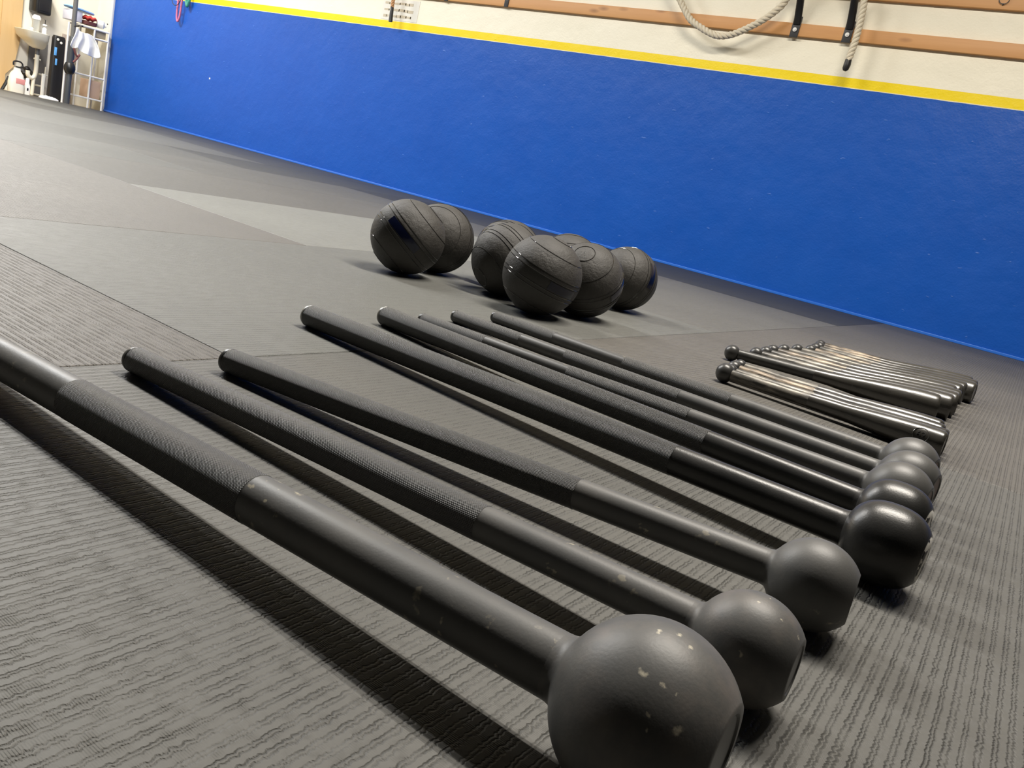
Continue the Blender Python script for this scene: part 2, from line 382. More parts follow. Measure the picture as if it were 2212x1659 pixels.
bm = bmesh.new(); box(bm, -13.1, X0 - 0.001, 0, WY, -0.30, -0.015); struct(link('floor_left', bm, M['tilefloor'], smooth=False))
bm = bmesh.new(); box(bm, -13.1, 5.5, WY, WY + 0.15, -0.3, 4.3); struct(link('wall_back', bm, M['wall'], smooth=False))
bm = bmesh.new(); box(bm, -13.1, -12.95, -4, WY, -0.3, 4.3); struct(link('wall_left', bm, M['cream'], smooth=False))
bm = bmesh.new(); box(bm, -13.1, 5.5, -4, WY, 4.2, 4.3); struct(link('ceiling', bm, M['ceiling'], smooth=False))
bm = bmesh.new(); box(bm, -12.5, 5.5, WY - 0.012, WY, 0.0, 0.022, 0.003); struct(link('baseboard_back', bm, M['blue_trim']))
bm = bmesh.new(); box(bm, -12.56, -12.5, WY - 0.03, WY, -0.015, 4.2, 0.004); struct(link('trim_1', bm, M['white']))

# ------------------------------------------------------------------ steel maces
def sleeve(bm, L, tilt, s0, s1, r0, r1, uvl, n=64, segs=2):
    """open tube along the tilted local axis with (metres along, metres round) uv"""
    d, u, v = tilt; rings = []
    for k in range(segs + 1):
        s = s0 + (s1 - s0) * k / segs; r = r0 + (r1 - r0) * k / segs
        rings.append((s, [bm.verts.new(L + d * s + (u * math.cos(2 * PI * i / n) + v * math.sin(2 * PI * i / n)) * r) for i in range(n)]))
    for (sa, a), (sb, b) in zip(rings, rings[1:]):
        for i in range(n):
            f = bm.faces.new((a[i], a[(i + 1) % n], b[(i + 1) % n], b[i])); rr = (r0 + r1) / 2
            for l, (s, k) in zip(f.loops, ((sa, i), (sa, i + 1), (sb, i + 1), (sb, i))): l[uvl].uv = (s, 2 * PI * k / n * rr)
def make_mace(label, T, rT, C, R, rH, knurls, style, cap_bright=False, group='steel maces laid out in a row', head_mat=None, fine=False):
    """T: axis end of the grip (x, y), C: head centre (x, y), R: head radius; the mace rests on its grip end and its head"""
    dx, dy = C[0] - T[0], C[1] - T[1]; yaw = math.atan2(dy, dx); Lxy = math.hypot(dx, dy)
    root = thing('steel_mace', label, 'mace', (C[0], C[1], 0), yaw, group)
    p0 = Vector((-Lxy, 0, rT)); p1 = Vector((0, 0, R)); d = (p1 - p0).normalized(); tot = (p1 - p0).length
    u = Vector((0, 1, 0)); v = d.cross(u); fr = (d, u, v)
    rad = lambda s: rT + (rH - rT) * s / tot
    far = style == 'far'; sat = style == 'satin'
    cm = M['satin'] if sat else (M['coat_far'] if far else M['coat']); km = M['knurl_satin'] if sat else (M['knurl_fine'] if fine else M['knurl'])
    # shaft with a rounded butt
    prof = [(0.0, 0), (0.0, rT * 0.80), (0.0012, rT * 0.90), (0.004, rT * 0.985), (0.008, rT)] + [(s * tot, rad(s * tot)) for s in (0.1, 0.3, 0.5, 0.7, 0.85)]
    prof.append((tot - R * 0.75, rH))
    bm = bmesh.new(); lathe(bm, prof, p0, d, 64); link('shaft', bm, cm, root)
    for a, b in knurls:
        bm = bmesh.new(); uvl = bm.loops.layers.uv.new('UVMap')
        sleeve(bm, p0, fr, a, b, rad(a) + 0.0003, rad(b) + 0.0003, uvl)
        link('knurled_grip', bm, km, root)
    bm = bmesh.new(); rr = rT + 0.0002
    lathe(bm, [(0.0012, rT * 0.9), (0.0008, rr * 0.93), (0.004, rr), (0.0075, rr + 0.0002), (0.0082, rr - 0.0004)], p0, d, 48)
    link('end_rim', bm, M['cap'] if cap_bright else M['recess'], root)
    # head: ball cut flat at the far end, neck fillet at the shaft
    prof = []
    fa = 0.56 * R if not sat else 0.60 * R                  # radius of the flat
    if sat: pr = lambda th: (-math.copysign(abs(math.cos(th)) ** 0.82, math.cos(th)) * R * 0.98, abs(math.sin(th)) ** 0.80 * R)
    else: pr = lambda th: (-math.cos(th) * R, math.sin(th) * R)
    th0 = math.asin(min(1, (rH * 1.12) / R)); 
    xs0 = pr(th0)[0] - 0.0
    prof.append((xs0 - rH * 0.55, rH * 0.99)); prof.append((xs0 - rH * 0.28, rH * 1.01)); prof.append((xs0 - rH * 0.08, rH * 1.06))
    th1 = PI - math.asin(0.56) if not sat else PI - math.asin(0.54)
    for k in range(25):
        th = th0 + 0.06 + (th1 - th0 - 0.06) * k / 24; prof.append(pr(th))
    sE, rE = prof[-1]
    prof += [(sE + R * 0.012, rE * 0.975), (sE + R * 0.012, rE * 0.80), (sE - R * 0.02, rE * 0.77), (sE - R * 0.02, 0)]
    bm = bmesh.new(); lathe(bm, prof, p1, d, 72); head = link('head', bm, M[head_mat] if head_mat else cm, root, angle=50)
    bm = bmesh.new()
    if sat: lathe(bm, [(sE + R * 0.004, rE * 0.90), (sE + R * 0.030, rE * 0.86), (sE + R * 0.060, rE * 0.60), (sE + R * 0.075, 0)], p1, d, 40)
    else: lathe(bm, [(sE - R * 0.019, rE * 0.76), (sE - R * 0.008, rE * 0.74), (sE - R * 0.008, 0)], p1, d, 40)
    disc = link('end_disc', bm, M['decal'] if sat else (M['bronze'] if far else M['recess']), head)
    if sat: disc['label'] = 'white round emblem with black marks'
    if far: disc['label'] = 'rust red end disc'
    return root
def sp(T, C, px): return math.hypot(px - T[0], 0)     # distance along from the grip end to world x
m1T, m1C = (-1.22, 0.425), (-0.117, 0.4385)
make_mace('thickest steel mace in the foreground, shaft running out of the left edge', m1T, 0.0214, m1C, 0.060, 0.0230, [(0.45, 0.736)], 'coat', head_mat='head_first', fine=True)
make_mace('matte steel mace second from the camera, scuffed head with open dark end', (-0.9498, 0.600), 0.0170, (-0.1025, 0.6137), 0.0456, 0.0184, [(0.009, 0.585)], 'coat', head_mat='head_second')
make_mace('matte steel mace third from the camera, clean round grey head', (-0.9244, 0.729), 0.0175, (-0.0957, 0.8048), 0.0458, 0.0184, [(0.009, 0.571)], 'coat', fine=True)
make_mace('long mace with glossy barrel head showing a wide white emblem, nearer of two', (-1.1455, 1.0754), 0.0208, (-0.0616, 1.0163), 0.0502, 0.0222, [(0.009, 0.805)], 'satin', True)
make_mace('glossy headed long mace just behind the wide white emblem one', (-1.1467, 1.2905), 0.0205, (-0.0727, 1.1629), 0.048, 0.0195, [(0.009, 0.798)], 'satin', True)
make_mace('thin grey mace whose head shows a small chip, directly behind the glossy heads', (-1.1342, 1.4061), 0.0146, (-0.085, 1.2859), 0.0495, 0.0175, [(0.009, 0.206), (0.433, 0.703)], 'far')
make_mace('thin grey mace between two others, only a crescent of its head visible', (-1.1592, 1.5607), 0.0152, (-0.0857, 1.3977), 0.0495, 0.0170, [(0.009, 0.231), (0.366, 0.657)], 'far')
make_mace('thin grey mace farthest from the camera, nearest the clubs', (-1.1536, 1.7233), 0.0148, (-0.1003, 1.5301), 0.0490, 0.0165, [(0.009, 0.222), (0.439, 0.715)], 'far')

# ------------------------------------------------------------------ slam balls
SR = 0.1193
def make_slam_ball(label, x, y, axis_cam, panel=None, spin=0):
    root = thing('slam_ball', label, 'ball', (x, y, 0), 0, 'black slam balls in front of the blue wall')
    c = Vector((0, 0, SR)); ac = Vector(axis_cam).normalized(); a = (_r * ac.x + _u * ac.y + _b * ac.z).normalized()
    d, u, v = frame(a)
    def pt(lat, lon, r=SR):
        lat = math.radians(lat); lon = math.radians(lon)
        return c + (d * math.sin(lat) + (u * math.cos(lon) + v * math.sin(lon)) * math.cos(lat)) * r
    bm = bmesh.new(); bmesh.ops.create_icosphere(bm, subdivisions=5, radius=SR)
    for q in bm.verts: q.co = q.co + c
    link('rubber_shell', bm, M['rubber'], root)
    bm = bmesh.new()
    for lat, rr in ((8, .0011), (14, .0011), (-8, .0011), (-14, .0011), (42, .0010), (-42, .0010), (74, .0012), (-74, .0012)):
        tube(bm, [pt(lat, k * 5, SR + 0.0002) for k in range(72)], rr, 6, closed=True)
    link('seam_ridges', bm, M['ridge'], root)
    bm = bmesh.new()
    lathe(bm, [(0, 0.0), (0.0004, 0.0022), (0, 0.0030)], pt(90, 0, SR), a, 12)
    link('valve_hole', bm, M['recess'], root)
    if panel is not None:
        bm = bmesh.new(); lo0, lo1 = panel; n = 16; g = []
        for i in range(n + 1): g.append([bm.verts.new(pt(lt, lo0 + (lo1 - lo0) * i / n, SR + 0.0012)) for lt in (-6, -2, 2, 6)])
        for i in range(n):
            for k in range(3): bm.faces.new((g[i][k], g[i + 1][k], g[i + 1][k + 1], g[i][k + 1]))
        o = link('label_panel', bm, M['navy'], root); o['label'] = 'glossy navy label panel'
    return root, pt
def lon_facing(axis_cam, tgt_cam):
    ac = Vector(axis_cam).normalized(); a = (_r * ac.x + _u * ac.y + _b * ac.z).normalized(); d, u, v = frame(a)
    tc = Vector(tgt_cam); t = _r * tc.x + _u * tc.y + _b * tc.z
    return math.degrees(math.atan2(t.dot(v), t.dot(u)))
BALLS = [
    ('slam ball at the left end of the pile, navy label facing the camera', -1.706, 1.9626, (.79, .61, .06), (-.25, -.30, .90), 32),
    ('slam ball tucked behind the left end one, touching no other on its right', -1.768, 2.198, (-.12, .10, .98), None, 0),
    ('slam ball with arching ridges, half hidden behind the frontmost one', -1.450, 2.170, (-.75, -.50, .35), None, 0),
    ('slam ball peeking over the arching ridged one near the wall', -1.590, 2.368, (-.5, -.5, .5), None, 0),
    ('frontmost slam ball in the middle, whole disc visible above the mace ends', -1.2314, 2.0417, (.5, .82, .25), (.35, -.5, .6), 24),
    ('slam ball behind the middle pair, only its rounded top showing', -1.450, 2.565, (.1, .95, -.35), None, 0),
    ('slam ball with a ringed valve hole facing the camera', -1.210, 2.2805, (-.12, .62, .78), (.9, -.5, .2), 22),
    ('slam ball at the right end of the pile, navy edge on its right', -1.305, 2.765, (-.62, .30, .7), (.95, -.1, .5), 24),
]
for lb, x, y, ax, pf, hw in BALLS:
    pan = None
    if pf: lo = lon_facing(ax, pf); pan = (lo - hw, lo + hw)
    make_slam_ball(lb, x, y, ax, pan)

# ------------------------------------------------------------------ steel clubs
def make_club(label, K, kr, E, er, grip, group, number=None):
    """K: knob centre (x, y); E: centre of the fat end (x, y)"""
    dx, dy = E[0] - K[0], E[1] - K[1]; yaw = math.atan2(dy, dx); L = math.hypot(dx, dy)
    root = thing('steel_club', label, 'club', (E[0], E[1], 0), yaw, group)
    p0 = Vector((-L, 0, kr)); p1 = Vector((0, 0, er)); d = (p1 - p0).normalized(); T = (p1 - p0).length
    h = max(er * 0.42, 0.0148)
    bm = bmesh.new(); prof = [(-math.cos(t) * kr * .95, math.sin(t) * kr) for t in [PI * k / 22 for k in range(0, 19)]] + [(kr * 0.93, h)]
    lathe(bm, [(s, max(r, 0)) for s, r in prof], p0, d, 36); link('knob', bm, M['knob'], root)
    g1 = T * 0.42
    bm = bmesh.new(); lathe(bm, [(kr * 0.8, h), (g1 * .5, h * 1.02), (g1, h * 1.12), (g1 + .001, h * 1.05)], p0, d, 36); link('grip', bm, M[grip], root)
    bm = bmesh.new(); b = er
    prof = [(g1 - .002, h * 1.0), (g1, h * 1.16), (g1 + T * .08, h * 1.26), (T * .58, b * .64), (T * .70, b * .80), (T * .82, b * .93), (T * .91, b), (T * .972, b), (T * .988, b * .985), (T * .997, b * .94), (T + .001, b * .86), (T - .001, b * .80), (T - .001, 0)]
    lathe(bm, prof, p0, d, 48); link('barrel', bm, M['club'], root)
    if number:
        nrm = Vector((0, -1, 0)).lerp(Vector((0, 0, 1)), 0.28).normalized(); side = Vector((1, 0, 0)); up = nrm.cross(side)
        o3 = p0 + d * (T * .91); q = lambda a, bb, off: o3 + side * a + nrm * math.sqrt(max(b * b - bb * bb, 0)) + up * bb + nrm * off
        sgn = 1 if up.z > 0 else -1
        bm = bmesh.new(); tube(bm, [q(.0165 * math.cos(k * PI / 20), .0165 * math.sin(k * PI / 20) * sgn, 0.0002) for k in range(40)], .0007, 6, closed=True)
        ring = link('badge', bm, M['club'], root); ring['label'] = 'raised ring around a number'
        cu = bpy.data.curves.new('number', 'FONT'); cu.body = number; cu.size = 0.021; cu.extrude = 0.0; cu.align_x = 'CENTER'; cu.align_y = 'CENTER'
        to = bpy.data.objects.new('number_tmp', cu); COL.objects.link(to)
        dg = bpy.context.evaluated_depsgraph_get(); me = bpy.data.meshes.new_from_object(to.evaluated_get(dg)); bpy.data.objects.remove(to)
        bm = bmesh.new(); bm.from_mesh(me)
        bmesh.ops.triangulate(bm, faces=bm.faces)
        bmesh.ops.subdivide_edges(bm, edges=bm.edges, cuts=2)
        for vv in bm.verts: vv.co = q(vv.co.x, vv.co.y * sgn, 0.0006)
        r_ = bmesh.ops.extrude_face_region(bm, geom=bm.faces[:])
        for vv in [g_ for g_ in r_['geom'] if isinstance(g_, bmesh.types.BMVert)]: vv.co -= nrm * 0.002
        nb = link('number', bm, M['knob'], ring); nb['label'] = 'raised number 62'
    return root
GF, GB = 'steel clubs in the small front cluster', 'steel clubs in the larger back cluster'
make_club('nearest steel club of the front cluster, raised 62 badge on its fat end', (-0.600, 1.990), .0250, (-0.079, 1.965), .0310, 'worn_grey', GF, '62')
make_club('steel club pressed against the badge one in the front cluster', (-0.606, 2.050), .0215, (-0.082, 2.032), .0290, 'worn_grey', GF)
make_club('steel club of the front cluster with a flaky brown worn grip, third back', (-0.622, 2.130), .0210, (-0.096, 2.094), .0290, 'worn_brown', GF)
make_club('steel club at the back of the front cluster, smooth pale grip', (-0.630, 2.205), .0200, (-0.105, 2.158), .0290, 'worn_grey', GF)
bl = ['clean dark grip club standing apart at the front of the back cluster', 'grey grip club second in the back cluster, small low knob',
      'club third in the back cluster, knob touching the one behind', 'club fourth in the back cluster, knob with a bright glint',
      'club fifth in the back cluster, streaky grey grip', 'club sixth in the back cluster, knob standing clear of its neighbours',
      'club seventh in the back cluster, rust brown grip', 'club eighth in the back cluster, thin grip beside the rust brown one',
      'club ninth in the back cluster, knob half covering the last one', 'last club of the back cluster nearest the wall, tan brown grip']
ky = [(-.719, 2.393), (-.689, 2.545), (-.688, 2.650), (-.695, 2.755), (-.688, 2.87), (-.676, 3.01), (-.655, 3.13), (-.665, 3.25), (-.672, 3.345), (-.690, 3.44)]
ey = [(-.150, 2.500), (-.124, 2.600), (-.118, 2.690), (-.118, 2.785), (-.140, 2.880), (-.130, 2.985), (-.100, 3.200), (-.125, 3.095), (-.105, 3.300), (-.128, 3.395)]
ey = [ey[0], ey[1], ey[2], ey[3], ey[4], ey[5], ey[7], ey[6], ey[8], ey[9]]
gm = ['worn_dark', 'worn_grey', 'worn_grey', 'worn_brown', 'worn_grey', 'worn_grey', 'worn_brown', 'worn_grey', 'worn_brown', 'worn_brown']
for i in range(10):
    make_club(bl[i], ky[i], .0245 if i == 0 else .0228, ey[i], .0385, gm[i], GB)

# ------------------------------------------------------------------ things on the back wall
def wall_pt(px, py, Y):      # point on the vertical plane y = Y seen at a pixel of the photograph
    d = _r * ((px - 1106) / F) - _u * ((py - 829.5) / F) - _b
    return Vector((0, 0, CH)) + d * (Y / d.y)
def left_pt(px, py, X):
    d = _r * ((px - 1106) / F) - _u * ((py - 829.5) / F) - _b
    return Vector((0, 0, CH)) + d * (X / d.x)
BT = 0.035
bm = bmesh.new(); box(bm, -9.5, 3.5, WY - BT, WY, 2.052, 2.150, 0.003); tag(link('wooden_rail', bm, M['board']), 'lower pine rail screwed to the cream wall above the yellow stripe', 'rail')
bm = bmesh.new(); box(bm, -9.5, 3.5, WY - BT, WY, 2.368, 2.470, 0.003); up_rail = tag(link('wooden_rail', bm, M['board']), 'upper pine rail cut off by the top of the picture', 'rail')
# screw eye on the upper rail
hk = wall_pt(2170, 0, WY - BT)
r0 = thing('screw_eye', 'small wire ring hook on the upper pine rail', 'hook', (hk.x, WY - BT, hk.z - 0.01))
bm = bmesh.new(); tube(bm, [(0.033 * math.cos(k * PI / 12), -0.012, 0.033 * math.sin(k * PI / 12) + 0.012) for k in range(24)], 0.0028, 8, closed=True); link('ring', bm, M['grey_pipe'], r0)
bm = bmesh.new(); lathe(bm, [(0, 0.0), (0, .008), (.010, .006), (.012, 0)], (0, 0, -0.021), (0, -1, 0), 12); link('base', bm, M['grey_pipe'], r0)
# wall brackets of the pull-up frame
def wall_bracket(label, x, lean):
    root = thing('wall_bracket', label, 'bracket', (x, WY - BT, 2.05), 0, 'pull-up frame wall brackets')
    bm = bmesh.new(); box(bm, -0.034, 0.034, -0.010, 0, -0.012, 0.150, 0.002); link('foot_plate', bm, M['dark_plate'], root)
    # flattened foot opening into a round strut that climbs away from the wall
    bm = bmesh.new(); secs = []; n = 20
    for k, (yy, zz, wx, wy) in enumerate(((-0.012, 0.085, .030, .006), (-0.020, 0.13, .031, .010), (-0.055, 0.20, .031, .022), (-0.11, 0.29, .030, .028), (-0.40, 0.62, .030, .030), (-0.62, 0.87, .030, .030))):
        ax = Vector((0, -0.66, 0.75)).normalized() if k > 1 else Vector((0, -0.2, 1)).normalized(); nn = Vector((1, 0, 0)).cross(ax)
        secs.append([bm.verts.new(Vector((lean * zz, yy, zz)) + Vector((1, 0, 0)) * wx * math.cos(2 * PI * i / n) + nn * wy * math.sin(2 * PI * i / n)) for i in range(n)])
    for a, b in zip(secs, secs[1:]):
        for i in range(n): bm.faces.new((a[i], a[(i + 1) % n], b[(i + 1) % n], b[i]))
    bm.faces.new(secs[0]); bm.faces.new(secs[-1]); link('strut', bm, M['black_steel'], root)
    bm = bmesh.new(); lathe(bm, [(0, .0165), (.003, .0165), (.0035, .008), (.008, .007), (.008, 0)], (0, -0.016, 0.045), (0, -1, 0), 20); o = link('bolt', bm, M['white_metal'], root); o['label'] = 'white bolt washer'
    return root
wall_bracket('black steel strut bracket bolted to the lower rail, left one of the pair', wall_pt(1714, 78, WY - BT).x, 0.0)
wall_bracket('black steel strut bracket bolted to the lower rail, right one beside the rope end', wall_pt(1826, 92, WY - BT).x, 0.0)
def strap(label, px, py, wd=0.05):
    x = wall_pt(px, py, WY - BT).x
    root = thing('rail_strap', label, 'bracket', (x, WY - BT, 2.045), 0, 'black straps crossing the lower rail')
    bm = bmesh.new(); box(bm, -wd / 2, wd / 2, -0.008, 0, 0, 0.42, 0.002); link('flat_bar', bm, M['dark_plate'], root)
    bm = bmesh.new(); lathe(bm, [(0, .012), (.004, .010), (.006, 0)], (0, -0.008, 0.075), (0, -1, 0), 14); link('screw', bm, M['white_metal'], root)
strap('black flat bar crossing the lower rail, right of the two small ones', 1094, 10)
strap('black flat bar just entering at the top edge, left of the two small ones', 964, 0)

# twisted ropes
def rope(name_parent, pts, R, pitch, m, n=3, part='rope_strands'):
    path = smooth_path(pts, 24); bm = bmesh.new(); acc = [0]
    for a, b in zip(path, path[1:]): acc.append(acc[-1] + (b - a).length)
    Ltot = acc[-1]; step = pitch / 12; m_ = int(Ltot / step); res = []; j = 0
    for k in range(m_ + 1):
        s = k * step
        while j < len(acc) - 2 and acc[j + 1] < s: j += 1
        tt = (s - acc[j]) / max(acc[j + 1] - acc[j], 1e-9); res.append((s, path[j].lerp(path[j + 1], min(tt, 1))))
    ref = Vector((0, 1, 0))
    for q in range(n):
        sp_ = []
        for k, (s, p) in enumerate(res):
            t_ = (res[min(k + 1, len(res) - 1)][1] - res[max(k - 1, 0)][1]).normalized(); u_ = (ref - ref.dot(t_) * t_).normalized(); v_ = t_.cross(u_)
            an = 2 * PI * (s / pitch + q / n); sp_.append(p + (u_ * math.cos(an) + v_ * math.sin(an)) * R * 0.50)
        tube(bm, sp_, R * 0.54, 10)
    return link(part, bm, m, name_parent)
RY = WY - 0.17
def rp(px, py, Y=RY): return wall_pt(px, py, Y)
base = rp(1560, 80)
root = thing('climbing_rope', 'thick twisted tan rope hanging in a loop below the lower rail', 'rope', (base.x, base.y, base.z))
P = [rp(1440, -60), rp(1469, 0), rp(1490, 40), rp(1515, 60), rp(1545, 76), rp(1575, 76), rp(1610, 63), rp(1650, 42), rp(1680, 20), rp(1698, 0), rp(1735, -60)]
rope(root, [p - base for p in P], 0.0275, 0.115, M['rope'])
base = rp(1826, 150)
root = thing('climbing_rope', 'thick twisted tan rope end hanging beside the right strut bracket', 'rope', (base.x, base.y, base.z))
P = [rp(1872, -60), rp(1867, 0), rp(1860, 40), rp(1850, 80), rp(1840, 110), rp(1832, 131)]
rope(root, [p - base for p in P], 0.0270, 0.105, M['rope'])
bm = bmesh.new(); q = [rp(1833, 129) - base, rp(1830, 140) - base, rp(1826, 149) - base, rp(1824, 153) - base]
tube(bm, q, [.024, .027, .024, .013], 18); o = link('taped_end', bm, M['rope_tip'], root); o['label'] = 'black taped rope end'
base = rp(844, 47, WY - 0.12)
root = thing('climbing_rope', 'thin orange rope with long black end in front of the yellow stripe', 'rope', (base.x, base.y, base.z))
rope(root, [rp(p_[0], p_[1], WY - 0.12) - base for p_ in ((853, -40), (851, -10), (849, 4), (847, 17))], 0.020, 0.09, M['orange_rope'])
bm = bmesh.new(); tube(bm, [rp(p_[0], p_[1], WY - 0.12) - base for p_ in ((847.5, 15), (846, 26), (844.5, 38), (843.5, 47))], [.018, .020, .021, .022], 14); o = link('taped_end', bm, M['rope_tip'], root); o['label'] = 'long black taped end'
# paper note with faded lines
pc = [wall_pt(828, 8, WY - .002), wall_pt(906, 16, WY - .002)]
x0, x1 = pc[0].x, pc[1].x; zt, zb = 2.02, 1.80
root = thing('paper_notice', 'off-white paper with three faded brown lines behind the thin rope', 'paper', ((x0 + x1) / 2, WY, zb))
bm = bmesh.new(); hw = (x1 - x0) / 2; box(bm, -hw, hw, -.003, -.0002, 0, zt - zb); link('sheet', bm, M['paper'], root)
rnd = random.Random(3)
for r_i, zc in enumerate((.175, .105, .040)):
    for (a, b) in ((-.88, -.62), (-.36, .62 + .1 * rnd.random())):
        xx = a * hw; bm = bmesh.new()
        while xx < b * hw:
            ww = rnd.uniform(.04, .10); h_ = rnd.uniform(.009, .015); zz = zc + rnd.uniform(-.004, .004)
            box(bm, xx, min(xx + ww, b * hw + .01), -.0045, -.0031, zz - h_, zz + h_, .0); xx += ww * .85
        link('faded_line', bm, M['ink'], root, smooth=False)
# bands hanging at the far end
def hang_loop(name, label, cat, px, top, bot, wpx, r, m):
    cx = wall_pt(px, bot, WY - .05); ct = wall_pt(px + 3, top, WY - .05); w_ = wpx
    root = thing(name, label, cat, (cx.x, cx.y, cx.z), 0)
    H_ = ct.z - cx.z; pts = [(-w_, 0, H_), (-w_ * .95, 0, H_ * .4), (-w_ * .7, 0, .05), (0, 0, 0), (w_ * .7, 0, .05), (w_ * .95, 0, H_ * .4), (w_, 0, H_)]
    bm = bmesh.new(); tube(bm, smooth_path(pts, 8), r, 10); link('band', bm, m, root); return root
hang_loop('resistance_band', 'pink resistance band hanging in a narrow loop on the blue wall', 'band', 383.5, -20, 46, .042, .013, M['band_pink'])
hang_loop('resistance_band', 'green resistance band hanging short beside the pink one', 'band', 404, -20, 13, .035, .020, M['band_green'])
cx = wall_pt(381, -6, WY - .09); root = thing('hoop', 'thin dark hoop crossing the pink band at the top edge', 'hoop', (cx.x, cx.y, cx.z))
bm = bmesh.new(); tube(bm, [(.105 * math.cos(k * PI / 20), 0, .105 * math.sin(k * PI / 20)) for k in range(40)], .005, 8, closed=True); link('ring', bm, M['rope_tip'], root)
cp = wall_pt(453, 170, WY); bm = bmesh.new(); box(bm, cp.x - .012, cp.x + .012, WY - .002, WY, cp.z - .008, cp.z + .014); tag(link('paint_chip', bm, M['white']), 'tiny white chip on the far end of the blue wall', 'chip')

# ------------------------------------------------------------------ far left corner
XL = -12.5
def T(name, label, cat, y, z=-0.015, x=XL, group=None): return thing(name, label, cat, (x, y, z), 0, group)
# plywood
bm = bmesh.new(); box(bm, -12.94, -12.91, 3.5, 5.60, -0.015, 2.6, .004); tag(link('plywood_sheet', bm, M['plywood']), 'large yellow plywood sheet standing against the left wall', 'board')
bm = bmesh.new()
for i, (yr, z) in enumerate(((5.72, -0.015), (5.74, .25), (5.80, .55), (5.86, .75), (5.90, 1.0), (5.92, 2.6))): pass
vs = [(5.60, -0.015), (5.70, -0.015), (5.70, .2), (5.80, .32), (5.86, .70), (5.86, 1.0), (5.86, 2.6), (5.60, 2.6)]
f = bm.faces.new([bm.verts.new((-12.90, y, z)) for y, z in vs]); r_ = bmesh.ops.extrude_face_region(bm, geom=[f])
for g_ in r_['geom']:
    if isinstance(g_, bmesh.types.BMVert): g_.co.x -= .028
tag(link('plywood_sheet', bm, M['plywood2'], smooth=False), 'cut plywood sheet with a slanting edge behind the sink', 'board')
bm = bmesh.new(); box(bm, -12.945, -12.93, 6.0, 6.25, -0.015, .78); tag(link('wall_shade_sheet', bm, M['box_shade_grey'], smooth=False), 'dark grey sheet painted as wall shade under the sink', 'panel')  # thin sheet whose grey colour stands in for shade on the wall
# sink
s = T('wash_basin', 'cream porcelain sink fixed to the left wall, seen from the side', 'sink', 5.89, 0.0, -12.45)
def lo(bm, secs):      # loft of rectangular rings (y0, y1, x0, x1, z)
    rs = []
    for y0, y1, xa, xb, z in secs:
        n = 24; ring = []
        for i in range(n):
            a = 2 * PI * i / n; cx_, sx_ = math.cos(a), math.sin(a); k = 4.0
            px_ = math.copysign(abs(cx_) ** (2 / k), cx_); py_ = math.copysign(abs(sx_) ** (2 / k), sx_)
            ring.append(bm.verts.new(((xa + xb) / 2 + px_ * (xb - xa) / 2, (y0 + y1) / 2 + py_ * (y1 - y0) / 2, z)))
        rs.append(ring)
    for a, b in zip(rs, rs[1:]):
        for i in range(len(a)): bm.faces.new((a[i], a[(i + 1) % len(a)], b[(i + 1) % len(a)], b[i]))
    bm.faces.new(rs[0]); bm.faces.new(rs[-1])
bm = bmesh.new(); lo(bm, [(.02, .12, -.22, -.10, .640), (-.01, .14, -.30, -.06, .66), (-.07, .155, -.37, -.02, .715), (-.12, .16, -.40, .02, .745), (-.15, .16, -.42, .04, .775), (-.175, .165, -.43, .05, .85), (-.168, .158, -.42, .04, .855), (-.13, .12, -.36, .00, .85), (-.06, .06, -.28, -.04, .76)])
link('basin', bm, M['porcelain'], s)
bm = bmesh.new(); lathe(bm, [(0, .03), (.05, .026), (.085, .03)], (-.15, .07, .56), (0, 0, 1), 16); link('tailpiece', bm, M['grey_pipe'], s)
bm = bmesh.new(); tube(bm, smooth_path([(-.15, .07, .57), (-.15, .07, .34), (-.15, .05, .25), (-.15, .01, .23), (-.15, -.03, .26), (-.15, -.035, .32)], 6), .028, 14)
tube(bm, [(-.15, .05, .26), (-.15, .04, .0)], .024, 12); tube(bm, [(-.15, .03, .50), (-.15, .12, .50)], .012, 8); link('drain_trap', bm, M['pvc'], s)
# rack of pipe behind the drain
pr = T('drain_stand', 'low frame of cream pipes on the floor behind the drain', 'frame', 6.03)
bm = bmesh.new()
for a, b in (((-.2, -.05, 0), (-.2, -.03, .26)), ((-.2, .10, 0), (-.2, .11, .44)), ((-.2, -.06, .16), (-.2, .14, .16)), ((-.2, -.06, .03), (-.2, .16, .03)), ((-.2, .02, .32), (-.2, .14, .32))): tube(bm, [a, b], .013, 10)
link('pipes', bm, M['pvc'], pr)
bm = bmesh.new(); box(bm, -.12, -.09, .02, .06, 0, .34, .004); link('white_board', bm, M['white'], pr)
# jug
j = T('plastic_jug', 'milky plastic jug with a faded red label and black handle, left of the drain', 'jug', 5.60, x=-12.35)
bm = bmesh.new(); lo(bm, [(-.085, .085, -.06, .06, 0), (-.095, .095, -.065, .065, .02), (-.095, .095, -.065, .065, .14), (-.075, .075, -.055, .055, .25), (-.04, .04, -.035, .035, .30), (-.038, .038, -.034, .034, .335)]); link('bottle', bm, M['jug'], j)
bm = bmesh.new(); box(bm, .056, .066, -.03, .085, .13, .20, .002); o = link('label_patch', bm, M['pink'], j); o['label'] = 'faded red label'
bm = bmesh.new(); tube(bm, smooth_path([(0, -.05, .36), (0, -.045, .41), (0, .03, .42), (0, .065, .39), (0, .05, .35), (0, -.02, .345)], 6), .011, 8); link('handle', bm, M['black'], j)
bm = bmesh.new(); tube(bm, [(0, -.16, 0), (0, -.11, .11), (0, -.09, .20)], [.02, .022, .010], 8)
o = tag(link('leaning_stick', bm, M['black']), 'dark slanting stick leaning beside the milky jug', 'stick'); o.location = (-12.45, 5.63, -.015)
b_ = T('spray_bottle', 'small white bottle with a black mark, between jug and drain', 'bottle', 5.745, x=-12.35)
